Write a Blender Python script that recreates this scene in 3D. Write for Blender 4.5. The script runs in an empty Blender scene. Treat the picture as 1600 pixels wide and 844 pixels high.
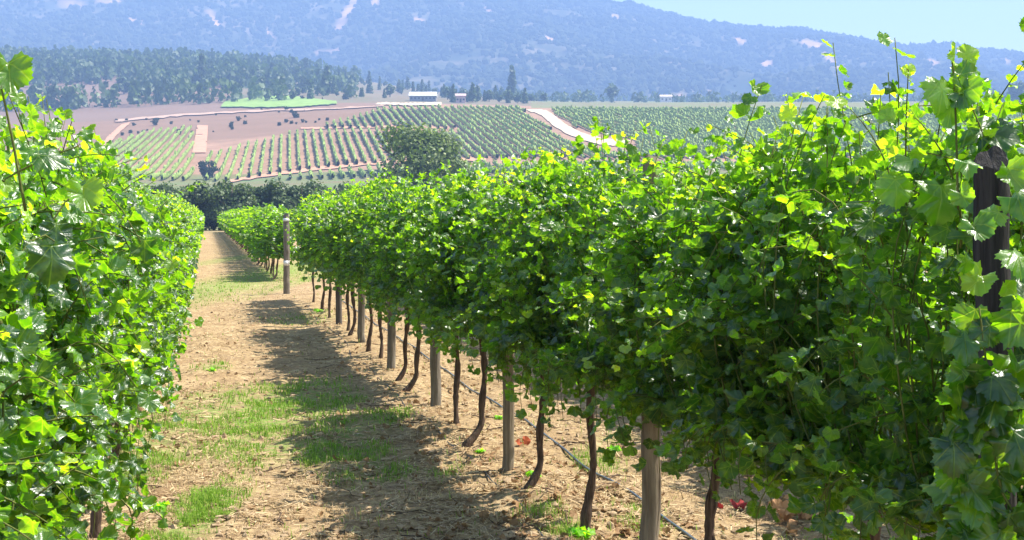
import bpy, math
import numpy as np
from math import radians, sin, cos, tan, pi

# ------------------------------------------------------------------ camera, light, exposure
F_PX, CX, CY, HOR = 2250.0, 800.0, 422.0, 326.0
TH = math.atan(478 / F_PX)          # camera is turned this far to the right of the rows (+Y)
PH = math.atan(96 / F_PX)           # and looks this far down
EYE = 1.7
SUN_AZ = (1.0, 0.06)                # horizontal direction towards the sun
SUN_EL = radians(60)
scene = bpy.context.scene
C = scene.collection
cam_d = bpy.data.cameras.new('camera'); cam = bpy.data.objects.new('camera', cam_d); C.objects.link(cam)
cam_d.sensor_width = 36; cam_d.lens = 36 * F_PX / 1600; cam_d.clip_start = .05; cam_d.clip_end = 20000
cam.location = (0, 0, EYE); cam.rotation_euler = (pi / 2 - PH, 0, -TH)
scene.camera = cam
world = bpy.data.worlds.new('World'); scene.world = world; world.use_nodes = True
wn = world.node_tree.nodes; sky = wn.new('ShaderNodeTexSky'); sky.sky_type = 'NISHITA'; sky.sun_disc = False
sky.sun_elevation = SUN_EL; sky.sun_rotation = math.atan2(SUN_AZ[0], SUN_AZ[1])
sky.ozone_density = 0; sky.dust_density = 1.0; sky.air_density = 1.0
world.node_tree.links.new(sky.outputs[0], wn['Background'].inputs[0]); wn['Background'].inputs[1].default_value = .12
sd = bpy.data.lights.new('sun', 'SUN'); sd.energy = 5.0; sd.angle = radians(.5); sd.color = (1, .95, .87)
sun = bpy.data.objects.new('sun', sd); C.objects.link(sun)
from mathutils import Vector, Matrix
_l = math.hypot(*SUN_AZ)
SUN_V = Vector((SUN_AZ[0] / _l * cos(SUN_EL), SUN_AZ[1] / _l * cos(SUN_EL), sin(SUN_EL)))
sun.rotation_euler = SUN_V.to_track_quat('Z', 'Y').to_euler(); sun.location = (20, 0, 40)
scene.view_settings.view_transform = 'Standard'; scene.view_settings.look = 'None'
scene.view_settings.exposure = 1.42; scene.view_settings.gamma = 1
cy = scene.cycles
scene.render.engine = 'CYCLES'
cy.use_denoising = True; cy.max_bounces = 7; cy.diffuse_bounces = 3; cy.glossy_bounces = 2
cy.transmission_bounces = 4; cy.volume_bounces = 0; cy.transparent_max_bounces = 4
cy.sample_clamp_indirect = 4

rng = np.random.default_rng(7)
CT, ST = cos(TH), sin(TH)
def uv2w(u, v): return u * CT + v * ST, -u * ST + v * CT
def w2uv(x, y): return x * CT - y * ST, x * ST + y * CT

# ------------------------------------------------------------------ noise
def _h(i, j, s):
    n = np.sin(i * 127.1 + j * 311.7 + s * 74.7) * 43758.5453
    return n - np.floor(n)
def vnoise(x, y, s=0):
    x = np.asarray(x, float); y = np.asarray(y, float)
    i = np.floor(x); j = np.floor(y); a = x - i; b = y - j
    a = a * a * (3 - 2 * a); b = b * b * (3 - 2 * b)
    return (_h(i, j, s) * (1 - a) + _h(i + 1, j, s) * a) * (1 - b) + (_h(i, j + 1, s) * (1 - a) + _h(i + 1, j + 1, s) * a) * b
def fbm(x, y, s=0, o=4):
    r = 0; a = .5; t = 0
    for k in range(o):
        r = r + a * vnoise(np.asarray(x) * 2 ** k, np.asarray(y) * 2 ** k, s + k * 13); t += a; a *= .5
    return r / t

# ------------------------------------------------------------------ terrain height
PXC = np.array([-1500, 0, 200, 350, 450, 550, 650, 830, 1000, 1600, 3200.])
VC = np.array([250, 430, 560, 650, 700, 800, 900, 1100, 1400, 1700, 2200, 3200.])
YT = np.array([
 [330, 280, 235, 205, 195, 185, 172, 130, 97, 112, 150, 175],
 [330, 280, 235, 205, 195, 185, 172, 130, 97, 112, 150, 175],
 [330, 277, 224, 197, 189, 180, 165, 127, 95, 112, 150, 175],
 [330, 281, 219, 190, 179, 170, 161, 130, 100, 114, 150, 175],
 [330, 278, 210, 182, 173, 167, 159, 138, 108, 116, 150, 175],
 [328, 276, 202, 173, 167, 166, 159, 144, 126, 130, 155, 175],
 [326, 272, 198, 166, 164, 165, 160, 151, 142, 144, 158, 175],
 [322, 268, 200, 171, 169, 169, 165, 160, 158, 160, 163, 175],
 [320, 262, 202, 172, 169, 168, 166, 164, 163, 164, 165, 175],
 [318, 260, 205, 173, 169, 168, 166, 164, 163, 164, 165, 175],
 [318, 260, 205, 173, 169, 168, 166, 164, 163, 164, 165, 175]])
def _build_H():
    pxs = np.linspace(-1500, 3200, 236); vs = np.concatenate([np.linspace(135, 900, 154), np.linspace(915, 3200, 153)])
    ZT = EYE + (HOR - YT) * VC / F_PX
    v2 = np.concatenate([[135, 190], VC]); Z2 = np.hstack([np.full((len(PXC), 1), -.45), np.full((len(PXC), 1), -.9), ZT])
    A = np.array([np.interp(vs, v2, r) for r in Z2])
    B = np.array([np.interp(pxs, PXC, A[:, j]) for j in range(len(vs))]).T
    for _ in range(4):
        B[1:-1] = (B[:-2] + 2 * B[1:-1] + B[2:]) / 4
    for _ in range(10):
        B[:, 1:-1] = (B[:, :-2] + 2 * B[:, 1:-1] + B[:, 2:]) / 4
    return pxs, vs, B
_PX, _VS, _HB = _build_H()
def height(u, v, micro=True):
    u = np.asarray(u, float); v = np.asarray(v, float)
    z = -.45 * np.clip((v - 25) / 110, 0, 1) ** 1.3
    vv = np.maximum(v, 136.)
    px = np.clip(CX + F_PX * u / np.maximum(vv, 1), -1499, 3199); fi = (px + 1500) / (_PX[1] - _PX[0]); i = fi.astype(int); a = fi - i
    j = np.clip(np.searchsorted(_VS, np.clip(vv, 136, 3199)) - 1, 0, len(_VS) - 2); b = (np.clip(vv, 136, 3199) - _VS[j]) / (_VS[j + 1] - _VS[j])
    i = np.clip(i, 0, len(_PX) - 2)
    zf = (_HB[i, j] * (1 - a) + _HB[i + 1, j] * a) * (1 - b) + (_HB[i, j + 1] * (1 - a) + _HB[i + 1, j + 1] * a) * b
    z = np.where(v > 136, zf, z)
    if micro:
        x, y = uv2w(u, v)
        near = np.clip(1 - v / 60, 0, 1)
        z = z + near * ((fbm(x * 1.3, y * .9, 3, 3) - .5) * .12 + (fbm(x * 6, y * 6, 9, 4) - .5) * .10)
        z = z + near * .05 * np.exp(-((x - 1.87) / .35) ** 2)
        far = np.clip((v - 700) / 300, 0, 1)
        z = z + far * (fbm(u * .008, v * .008, 21, 4) - .5) * 7
    return z
def G(x, y):
    u, v = w2uv(np.asarray(x, float), np.asarray(y, float)); return height(u, v)
def ray(px, py):
    a = (px - CX) / F_PX; b = (CY - py) / F_PX
    fh = cos(PH) + b * sin(PH); up = -sin(PH) + b * cos(PH)
    return a / fh, up / fh          # u per v, z per v
def pix2uv(px, py, vmin=2., vmax=3000.):
    a, s = ray(px, py)
    v = np.exp(np.linspace(math.log(vmin), math.log(vmax), 6000))
    d = EYE + s * v - height(a * v, v)
    k = np.argmax(d < 0)
    if d[k] >= 0: k = int(np.argmin(d))
    return a * v[k], v[k]
def pix2w(px, py, **k):
    u, v = pix2uv(px, py, **k); x, y = uv2w(u, v); return float(x), float(y), float(height(u, v))
def at_depth(px, v):
    u = (px - CX) / F_PX * v; x, y = uv2w(u, v); return float(x), float(y), float(height(u, v))
def project(u, v, z):
    zz = z - EYE; fwd = v * cos(PH) - zz * sin(PH); up = v * sin(PH) + zz * cos(PH)
    return CX + F_PX * u / fwd, CY - F_PX * up / fwd

# ------------------------------------------------------------------ object helpers
def mesh_np(name, V, faces, mat=None, smooth=True, attrs=None):
    """V (n,3); faces = list of (k,m) int arrays"""
    me = bpy.data.meshes.new(name); V = np.ascontiguousarray(V, np.float32)
    if not isinstance(faces, (list, tuple)): faces = [faces]
    faces = [np.asarray(f) for f in faces if len(f)]
    loops = np.concatenate([f.ravel() for f in faces]).astype(np.int32)
    tot = np.concatenate([np.full(len(f), f.shape[1]) for f in faces]).astype(np.int32)
    st = np.concatenate([[0], np.cumsum(tot)[:-1]]).astype(np.int32)
    me.vertices.add(len(V)); me.vertices.foreach_set('co', V.ravel())
    me.loops.add(len(loops)); me.loops.foreach_set('vertex_index', loops)
    me.polygons.add(len(tot)); me.polygons.foreach_set('loop_start', st); me.polygons.foreach_set('loop_total', tot)
    me.polygons.foreach_set('use_smooth', np.full(len(tot), smooth))
    for k, v in (attrs or {}).items():
        v = np.asarray(v, np.float32)
        if v.ndim == 1: v = np.stack([v] * 3, 1)
        if v.shape[1] == 3: v = np.hstack([v, np.ones((len(v), 1), np.float32)])
        at = me.attributes.new(k, 'FLOAT_COLOR', 'POINT'); at.data.foreach_set('color', np.ascontiguousarray(v, np.float32).ravel())
    me.update(calc_edges=True)
    if mat: me.materials.append(mat)
    return me
def link(name, me, parent=None, loc=None, rz=0):
    o = bpy.data.objects.new(name, me); C.objects.link(o)
    if parent: o.parent = parent
    if loc is not None: o.location = loc
    o.rotation_euler.z = rz
    return o
def tag(o, label=None, cat=None, group=None, kind=None):
    if label: o['label'] = label
    if cat: o['category'] = cat
    if group: o['group'] = group
    if kind: o['kind'] = kind
    return o
def thing(name, loc, label, cat, group=None, rz=0):
    return tag(link(name, None, None, loc, rz), label, cat, group)
class MB:
    def __init__(s): s.V = []; s.F = []; s.T = []; s.n = 0; s.A = []
    def add(s, V, quads=None, tris=None, a=0.0):
        V = np.asarray(V, float)
        if quads is not None and len(quads): s.F.append(np.asarray(quads) + s.n)
        if tris is not None and len(tris): s.T.append(np.asarray(tris) + s.n)
        s.V.append(V); s.A.append(np.full(len(V), a)); s.n += len(V)
    def box(s, x0, x1, y0, y1, z0, z1, a=0.):
        V = [(x, y, z) for z in (z0, z1) for x, y in ((x0, y0), (x1, y0), (x1, y1), (x0, y1))]
        s.add(V, [(0, 3, 2, 1), (4, 5, 6, 7), (0, 1, 5, 4), (1, 2, 6, 5), (2, 3, 7, 6), (3, 0, 4, 7)], None, a)
    def tube(s, P, R, n=8, cap=True, a=0.):
        P = np.asarray(P, float); R = np.broadcast_to(R, (len(P),)).astype(float)
        T = np.gradient(P, axis=0); T /= np.linalg.norm(T, axis=1)[:, None] + 1e-9
        ref = np.array([1, 0, 0.]) if abs(T[:, 2]).mean() > .6 else np.array([0, 0, 1.])
        X = np.cross(T, ref); X /= np.linalg.norm(X, axis=1)[:, None] + 1e-9; Y = np.cross(T, X)
        ang = np.arange(n) * 2 * pi / n
        V = (P[:, None] + R[:, None, None] * (X[:, None] * np.cos(ang)[None, :, None] + Y[:, None] * np.sin(ang)[None, :, None])).reshape(-1, 3)
        m = len(P); i = np.arange(m - 1)[:, None] * n; j = np.arange(n)[None]
        q = np.stack([i + j, i + (j + 1) % n, i + n + (j + 1) % n, i + n + j], -1).reshape(-1, 4)
        t = []
        if cap:
            V = np.vstack([V, P[0], P[-1]]); c0 = m * n
            t = [(c0, (k + 1) % n, k) for k in range(n)] + [(c0 + 1, (m - 1) * n + k, (m - 1) * n + (k + 1) % n) for k in range(n)]
        s.add(V, q, t, a)
    def mesh(s, name, mat, smooth=False):
        fs = []
        if s.F: fs.append(np.vstack(s.F))
        if s.T: fs.append(np.vstack(s.T))
        return mesh_np(name, np.vstack(s.V), fs, mat, smooth, {'tint': np.concatenate(s.A)})

# ------------------------------------------------------------------ materials
class NT:
    def __init__(s, name):
        s.m = bpy.data.materials.new(name); s.m.use_nodes = True; s.t = s.m.node_tree; s.t.nodes.clear()
        s.out = s.t.nodes.new('ShaderNodeOutputMaterial')
    def n(s, typ, **k):
        nd = s.t.nodes.new('ShaderNode' + typ)
        for a, b in k.items():
            if a.startswith('i_'):
                key = a[2:]; key = int(key) if key.isdigit() else key.replace('_', ' ')
                if isinstance(b, bpy.types.NodeSocket): s.t.links.new(b, nd.inputs[key])
                else: nd.inputs[key].default_value = b
            else: setattr(nd, a, b)
        return nd
    def math(s, op, a, b=0., c=None, clamp=False):
        k = dict(i_0=a, i_1=b)
        if c is not None: k['i_2'] = c
        return s.n('Math', operation=op, use_clamp=clamp, **k).outputs[0]
    def mix(s, f, a, b):
        nd = s.n('Mix', data_type='RGBA')
        for i, v in ((0, f), (6, a), (7, b)):
            if isinstance(v, bpy.types.NodeSocket): s.t.links.new(v, nd.inputs[i])
            else: nd.inputs[i].default_value = v if i == 0 else (*v, 1) if len(v) == 3 else v
        return nd.outputs[2]
    def noise(s, scale, detail=4, vec=None, rough=.55):
        if vec is None: vec = s.n('NewGeometry').outputs['Position']
        return s.n('TexNoise', i_Vector=vec, i_Scale=scale, i_Detail=detail, i_Roughness=rough).outputs[0]
    def ramp(s, f, stops):
        nd = s.n('ValToRGB', i_Fac=f); e = nd.color_ramp.elements
        while len(e) < len(stops): e.new(.5)
        for q, (p, c) in zip(e, stops): q.position = p; q.color = (*c, 1) if not np.isscalar(c) else (c, c, c, 1)
        return nd.outputs[0]
    def attr(s, name): return s.n('Attribute', attribute_name=name)
    def bump(s, h, strength=.5, dist=.01):
        return s.n('Bump', i_Height=h, i_Strength=strength, i_Distance=dist).outputs[0]
    def princ(s, col, rough=.8, spec=.3, normal=None, **k):
        p = s.n('BsdfPrincipled', i_Roughness=rough, i_Specular_IOR_Level=spec, **k)
        if isinstance(col, bpy.types.NodeSocket): s.t.links.new(col, p.inputs[0])
        else: p.inputs[0].default_value = (*col, 1)
        if normal is not None: s.t.links.new(normal, p.inputs['Normal'])
        return p.outputs[0]
    def done(s, sh): s.t.links.new(sh, s.out.inputs[0]); return s.m

def leaf_material(name, stops, under, trans_gain=(5.8, 5.2, .9), tf=.47, rough=.36, spec=1.0, veins=True):
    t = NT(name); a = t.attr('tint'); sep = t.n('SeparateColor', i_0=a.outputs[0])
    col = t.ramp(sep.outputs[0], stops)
    mott = t.noise(38, 2)
    col = t.mix(t.math('MULTIPLY', t.math('SUBTRACT', mott, .45, clamp=True), 1.2), col, (.16, .24, .03))
    nrm = None
    if veins:
        lx = t.math('SUBTRACT', sep.outputs[1], .5); ly = t.math('SUBTRACT', sep.outputs[2], .22)
        ax = t.math('ABSOLUTE', lx); v = None
        for ang in (0, 48, 100):
            dx, dy = sin(radians(ang)), cos(radians(ang))
            perp = t.math('ABSOLUTE', t.math('SUBTRACT', t.math('MULTIPLY', ax, dy), t.math('MULTIPLY', ly, dx)))
            along = t.math('ADD', t.math('MULTIPLY', ax, dx), t.math('MULTIPLY', ly, dy))
            w = t.math('MULTIPLY', t.math('SUBTRACT', 1, t.math('DIVIDE', perp, .022), clamp=True), t.math('GREATER_THAN', along, 0.))
            v = w if v is None else t.math('MAXIMUM', v, w)
        col = t.mix(t.math('MULTIPLY', v, .35), col, (.22, .3, .07))
        # quilted surface between the side veins
        q = t.math('SINE', t.math('MULTIPLY', t.math('ADD', t.math('MULTIPLY', ax, 1.2), t.math('MULTIPLY', ly, -1)), 62))
        hgt = t.math('ADD', t.math('MULTIPLY', q, .06), t.math('ADD', t.math('MULTIPLY', v, -1), t.math('MULTIPLY', t.noise(90, 2), 1.2)))
        nrm = t.bump(hgt, .45, .0022)
    bf = t.n('NewGeometry').outputs['Backfacing']
    top = t.mix(bf, col, t.mix(.35, col, under))
    rg = t.mix(bf, (rough,) * 3, (.75,) * 3)
    p = t.princ(top, .4, spec, nrm); pn = p.node
    t.t.links.new(rg, pn.inputs['Roughness'])
    tc = t.n('Mix', data_type='RGBA', blend_type='MULTIPLY'); tc.inputs[0].default_value = 1
    t.t.links.new(col, tc.inputs[6]); tc.inputs[7].default_value = (*trans_gain, 1)
    tr = t.n('BsdfTranslucent', i_Color=tc.outputs[2]).outputs[0]
    ms = t.n('MixShader', i_0=tf, i_1=p, i_2=tr)
    return t.done(ms.outputs[0])
M = {}
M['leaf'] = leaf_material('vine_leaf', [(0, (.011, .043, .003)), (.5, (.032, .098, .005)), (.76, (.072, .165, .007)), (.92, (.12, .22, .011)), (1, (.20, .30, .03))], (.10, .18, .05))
M['leaf_far'] = leaf_material('vine_leaf_far', [(0, (.018, .060, .005)), (.6, (.046, .12, .007)), (1, (.16, .26, .02))], (.10, .18, .05), veins=False, rough=.4, spec=.5)
M['tree_leaf'] = leaf_material('tree_leaf', [(0, (.035, .055, .022)), (.6, (.075, .115, .04)), (1, (.15, .20, .065))], (.08, .1, .05), (1.6, 1.8, .6), .25, .5, .3, veins=False)
M['olive_leaf'] = leaf_material('olive_leaf', [(0, (.07, .10, .03)), (.6, (.14, .19, .055)), (1, (.24, .29, .09))], (.12, .14, .08), (1.6, 1.8, .6), .3, .5, .3, veins=False)
M['hedge_leaf'] = leaf_material('hedge_leaf', [(0, (.010, .02, .012)), (.6, (.025, .04, .018)), (1, (.07, .09, .03))], (.05, .07, .04), (1.5, 1.6, .6), .15, .55, .2, veins=False)
M['weed'] = leaf_material('weed_leaf', [(0, (.07, .18, .015)), (1, (.16, .34, .03))], (.15, .25, .08), veins=False, rough=.5, spec=.3)
def dead_leaf(name, c0, c1):
    t = NT(name); col = t.mix(t.noise(60), c0, c1)
    p = t.princ(col, .7, .2); tr = t.n('BsdfTranslucent', i_Color=col).outputs[0]
    return t.done(t.n('MixShader', i_0=.25, i_1=p, i_2=tr).outputs[0])
M['red_leaf'] = dead_leaf('red_leaf', (.22, .015, .02), (.45, .06, .05))
M['rust_leaf'] = dead_leaf('rust_leaf', (.45, .11, .03), (.30, .06, .03))
M['brown_leaf'] = dead_leaf('brown_leaf', (.42, .20, .09), (.60, .36, .18))
M['litter_leaf'] = dead_leaf('litter_leaf', (.16, .08, .035), (.40, .25, .12))
def grass_mat(name, stops, tf):
    t = NT(name); col = t.ramp(t.n('SeparateColor', i_0=t.attr('tint').outputs[0]).outputs[0], stops)
    p = t.princ(col, .6, .25); tr = t.n('BsdfTranslucent', i_Color=col).outputs[0]
    return t.done(t.n('MixShader', i_0=tf, i_1=p, i_2=tr).outputs[0])
M['grass'] = grass_mat('green_grass', [(0, (.12, .24, .02)), (.6, (.24, .42, .04)), (1, (.48, .55, .12))], .5)
M['straw'] = grass_mat('dry_straw', [(0, (.20, .12, .06)), (.5, (.44, .31, .16)), (1, (.66, .52, .30))], .2)
def bark(name, c0, c1, sc=(60, 60, 9), strength=.8):
    t = NT(name); pos = t.n('TexCoord').outputs['Object']
    mp = t.n('Mapping', i_Vector=pos, i_Scale=sc).outputs[0]
    nz = t.noise(1, 5, mp, .65)
    col = t.ramp(nz, [(.3, c0), (.7, c1)])
    return t.done(t.princ(col, .9, .15, t.bump(nz, strength, .01)))
M['bark'] = bark('vine_bark', (.025, .016, .012), (.17, .115, .08), (90, 90, 7), 1.0)
M['stem'] = bark('shoot_stem', (.07, .10, .02), (.17, .18, .05))
M['post'] = bark('weathered_post', (.10, .075, .05), (.30, .245, .17), (30, 30, 3))
M['post_dark'] = bark('dark_post', (.045, .038, .034), (.15, .13, .115), (30, 30, 2.5))
M['post_black'] = bark('black_post', (.014, .013, .013), (.075, .068, .062), (45, 45, 3), 1.0)
M['post_grey'] = bark('grey_post', (.10, .082, .06), (.26, .225, .18), (20, 20, 3))
M['white'] = bark('white_paint', (.62, .62, .60), (.8, .8, .78), (30, 30, 3), .2)
M['tree_bark'] = bark('tree_bark', (.04, .03, .022), (.14, .11, .08), (6, 6, 1.5))
t = NT('hose_rubber'); M['hose'] = t.done(t.princ((.02, .022, .028), .38, .5))
t = NT('hose_worn'); M['hose_blue'] = t.done(t.princ(t.mix(t.noise(3), (.03, .035, .045), (.10, .12, .15)), .3, .6))

def ground_material():
    t = NT('ground_soil'); cov = t.attr('cover'); k = t.attr('kind')
    ks = t.n('SeparateColor', i_0=k.outputs[0])       # r = near weight, g = green weight
    n1 = t.noise(2.2, 5); n2 = t.noise(17, 6, rough=.7); n3 = t.noise(130, 3, rough=.7)
    c = t.ramp(n1, [(.3, (.26, .165, .08)), (.5, (.38, .265, .135)), (.7, (.50, .37, .20))])
    c = t.mix(t.ramp(n2, [(.42, 0.), (.6, .85)]), c, (.16, .10, .055))
    c = t.mix(t.ramp(n3, [(.5, 0.), (.7, .6)]), c, (.58, .44, .26))
    gm = t.math('MULTIPLY', ks.outputs[1], t.ramp(t.noise(14, 4), [(.38, 0.), (.55, 1.)]))
    c = t.mix(t.math('MULTIPLY', gm, .9), c, (.16, .26, .05))
    fs = t.mix(t.ramp(t.noise(.07, 6, rough=.7), [(.35, 0.), (.65, .75)]), cov.outputs[0], (.20, .12, .075))
    fs = t.mix(t.ramp(t.noise(.5, 4, rough=.7), [(.5, 0.), (.7, .35)]), fs, (.10, .12, .05))
    c = t.mix(ks.outputs[0], fs, c)
    h = t.math('ADD', t.math('MULTIPLY', n2, .7), t.math('MULTIPLY', n3, .35))
    return t.done(t.princ(c, .95, .1, t.bump(h, .9, .03)))
M['ground'] = ground_material()
def patch_mat(name, c0, c1, sc=.3):
    t = NT(name); return t.done(t.princ(t.ramp(t.noise(sc, 5, rough=.65), [(.35, c0), (.65, c1)]), .95, .1))
M['sand'] = patch_mat('sandy_road', (.48, .36, .24), (.58, .45, .31))
M['pale_clay'] = patch_mat('pale_clay', (.36, .24, .17), (.44, .30, .22))
M['clay'] = patch_mat('clay_track', (.40, .22, .14), (.48, .28, .18))
M['dark_scrub'] = patch_mat('dark_scrub', (.05, .06, .04), (.10, .11, .07))
M['field'] = patch_mat('green_field', (.16, .26, .06), (.25, .36, .09), .15)

# ------------------------------------------------------------------ ground sheet
GREEN = []   # (x, y, rx, ry, weight) patches of green grass, in metres
for px, py, wx, wy, w in ((430, 640, 90, 40, 1), (300, 655, 75, 45, .8), (520, 690, 60, 35, .9), (420, 700, 60, 25, .8), (560, 720, 50, 30, .6),
                          (315, 800, 45, 50, 1.1), (250, 720, 45, 40, .6), (330, 575, 25, 9, .8), (250, 830, 40, 40, .5), (430, 425, 45, 28, 1.0), (390, 400, 25, 12, .8),
                          (600, 655, 40, 14, .6), (610, 740, 30, 14, .4), (520, 625, 50, 15, .9), (480, 500, 25, 12, .35), (580, 470, 30, 10, .5), (480, 435, 14, 18, .9),
                          (850, 800, 30, 20, .35), (930, 720, 30, 20, .4), (960, 690, 25, 12, .35), (1000, 810, 40, 25, .35), (700, 740, 20, 20, .3), (880, 830, 30, 14, .6)):
    x, y, z = pix2w(px, py); x2, y2, _ = pix2w(px + wx, py); x3, y3, _ = pix2w(px, py - wy)
    GREEN.append((x, y, max(.12, math.hypot(x2 - x, y2 - y)), max(.15, math.hypot(x3 - x, y3 - y)), w))
def green(x, y):
    g = np.zeros_like(np.asarray(x, float))
    for a, b, rx, ry, w in GREEN:
        u, v = w2uv(x - a, y - b)
        g = np.maximum(g, w * np.clip(1.35 - np.sqrt((u / rx) ** 2 + (v / ry) ** 2), 0, 1))
    return np.clip(g, 0, 1.1)
def axis_pts(a, k, lo, hi):
    i0 = math.floor(math.asinh(lo / a) / k); i1 = math.ceil(math.asinh(hi / a) / k)
    return a * np.sinh(np.arange(i0, i1 + 1) * k)
us = axis_pts(3.2, .019, -2600, 2600); vs = 3 + axis_pts(3.5, .014, -60, 2900)
U, Vv = np.meshgrid(us, vs); Z = height(U, Vv); X, Y = uv2w(U, Vv)
nv, nu = U.shape; idx = np.arange(nv * nu).reshape(nv, nu)
Q = np.stack([idx[:-1, :-1], idx[:-1, 1:], idx[1:, 1:], idx[1:, :-1]], -1).reshape(-1, 4)
PXg, PYg = project(U, np.maximum(Vv, 5), Z)
near = np.clip(1 - (Vv - 110) / 60, 0, 1)
soil = np.array([.34, .205, .135]); dry = np.array([.19, .17, .10]); grn = np.array([.12, .17, .06]); forest = np.array([.07, .10, .05]); plain = np.array([.16, .20, .08])
cov = np.tile(soil, (nv, nu, 1))
terr = ((Vv > 560) & (PXg < 600))[..., None]; band = (np.sin(Z * 1.6 + fbm(U * .02, Vv * .02, 4) * 6) * .5 + .5)[..., None]
soil_t = np.array([.26, .145, .09])
cov = np.where(terr, soil_t * np.array([.9, 1, 1.05]) * (1 - .75 * band) + np.array([.20, .12, .08]) * .75 * band, cov)
fz = (fbm(U * .01, Vv * .01, 5) * 1.2)[..., None]
cov = np.where((Vv > 830)[..., None], dry * np.clip(fz, 0, 1) + forest * (1 - np.clip(fz, 0, 1)), cov)
cov = np.where(((Vv > 680) & (PXg > 830))[..., None], plain, cov)
cov = np.where(((Vv > 700) & (PXg < 360))[..., None], np.array([.17, .115, .085]) * (.7 + .6 * fz), cov)
cov = np.where((Vv < 440)[..., None], grn, cov)
kind = np.stack([near, green(X, Y), np.zeros_like(near)], -1)
g = link('ground', mesh_np('ground', np.stack([X, Y, Z], -1).reshape(-1, 3), Q, M['ground'], True, {'cover': cov.reshape(-1, 3), 'kind': kind.reshape(-1, 3)}))
tag(g, kind='structure')

# ------------------------------------------------------------------ mountain
ridge_px = [-900, -300, 0, 400, 700, 900, 930, 1000, 1060, 1140, 1200, 1250, 1290, 1330, 1400, 1440, 1480, 1550, 1600, 1900, 2600]
ridge_y = [-30, -34, -36, -36, -30, 0, 6, 17, 31, 43, 48, 50, 54, 60, 73, 76, 72, 82, 88, 110, 140]
VR = 3400.
def mount(px, s):
    """px column, s 0..1.3 from the foot (0) to the ridge (1) and over it"""
    v = 1950 + (VR - 1950) * s
    ry = np.interp(px, ridge_px, ridge_y)
    zr = EYE + (HOR - ry) * VR / F_PX
    zb = EYE + (HOR - 176) * 1950 / F_PX - 25
    prof = np.where(s < 1, np.clip(s, 0, 1) ** 1.12, 1 - (s - 1) * 1.2)
    z = zb + (zr - zb) * prof
    u = (px - CX) / F_PX * v
    amp = np.clip(1 - np.abs(s - 1) * 3.5, 0, 1)
    rdg = 1 - np.abs(2 * fbm(u * .0017 + v * .0006, v * .0011, 31, 4) - 1) * 2
    z = z + (1 - amp) * np.sin(np.clip(s, 0, 1) * pi) ** .6 * (rdg - .4) * 60 + (fbm(u * .012, v * .012, 33, 4) - .5) * 22 * np.clip(s * 4, 0, 1)
    return u, v, z
ps = np.linspace(-900, 2600, 640); ss = np.linspace(0, 1.05, 200)
PPx, SS = np.meshgrid(ps, ss); Um, Vm, Zm = mount(PPx, SS); Xm, Ym = uv2w(Um, Vm)
nv, nu = Um.shape; idx = np.arange(nv * nu).reshape(nv, nu)
Q = np.stack([idx[:-1, :-1], idx[:-1, 1:], idx[1:, 1:], idx[1:, :-1]], -1).reshape(-1, 4)
t = NT('mountain_scrub'); nz = t.noise(.012, 7, rough=.65); nz2 = t.noise(.05, 5, rough=.7)
c = t.ramp(nz, [(.36, (.04, .055, .03)), (.5, (.09, .09, .05)), (.64, (.21, .17, .11))])
c = t.mix(t.ramp(nz2, [(.36, .7), (.52, 0.)]), c, (.03, .045, .022))
sc_ = t.attr('cover'); c = t.mix(t.math('MULTIPLY', t.n('SeparateColor', i_0=sc_.outputs[0]).outputs[0], 1.0, clamp=True), c, (.62, .38, .27))
M['mountain'] = t.done(t.princ(c, .95, .05))
pyM = project(Um, Vm, Zm)[1]
def scar(px, py, pts, w):
    d = np.full(px.shape, 1e9)
    for (a, b), (c_, d_) in zip(pts[:-1], pts[1:]):
        L2 = (c_ - a) ** 2 + (d_ - b) ** 2
        tt = np.clip(((px - a) * (c_ - a) + (py - b) * (d_ - b)) / L2, 0, 1)
        d = np.minimum(d, np.hypot(px - a - tt * (c_ - a), py - b - tt * (d_ - b)))
    return np.clip(1.4 - d / w, 0, 1)
sk = np.zeros_like(pyM)
SCARS = (([(556, 0), (540, 25), (532, 42)], 7), ([(498, 82), (530, 79)], 4), ([(1255, 66), (1275, 70)], 7), ([(1285, 85), (1315, 108)], 4), ([(955, 26), (965, 28)], 5), ([(100, 5), (130, 8)], 6), ([(160, 2), (190, 2)], 4),
               ([(330, 20), (342, 40)], 6), ([(1060, 150), (1066, 152)], 4), ([(1190, 100), (1200, 98)], 5), ([(585, 6), (590, 3)], 6), ([(1565, 95), (1572, 97)], 4), ([(650, 30), (660, 34)], 4), ([(1100, 143), (1108, 146)], 3), ([(205, 30), (222, 36)], 4), ([(420, 50), (428, 60)], 4), ([(760, 14), (772, 22)], 4), ([(850, 60), (862, 64)], 4), ([(1150, 62), (1160, 66)], 4), ([(1450, 95), (1460, 100)], 4))
for pts, w in SCARS:
    sk = np.maximum(sk, scar(PPx, pyM, pts, w))
sk = np.clip(sk * (fbm(Um * .03, Vm * .03, 8) * 1.5), 0, 1) 
tag(link('mountain', mesh_np('mountain', np.stack([Xm, Ym, Zm], -1).reshape(-1, 3), Q, M['mountain'], True, {'cover': sk.reshape(-1)})), kind='structure')

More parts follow.
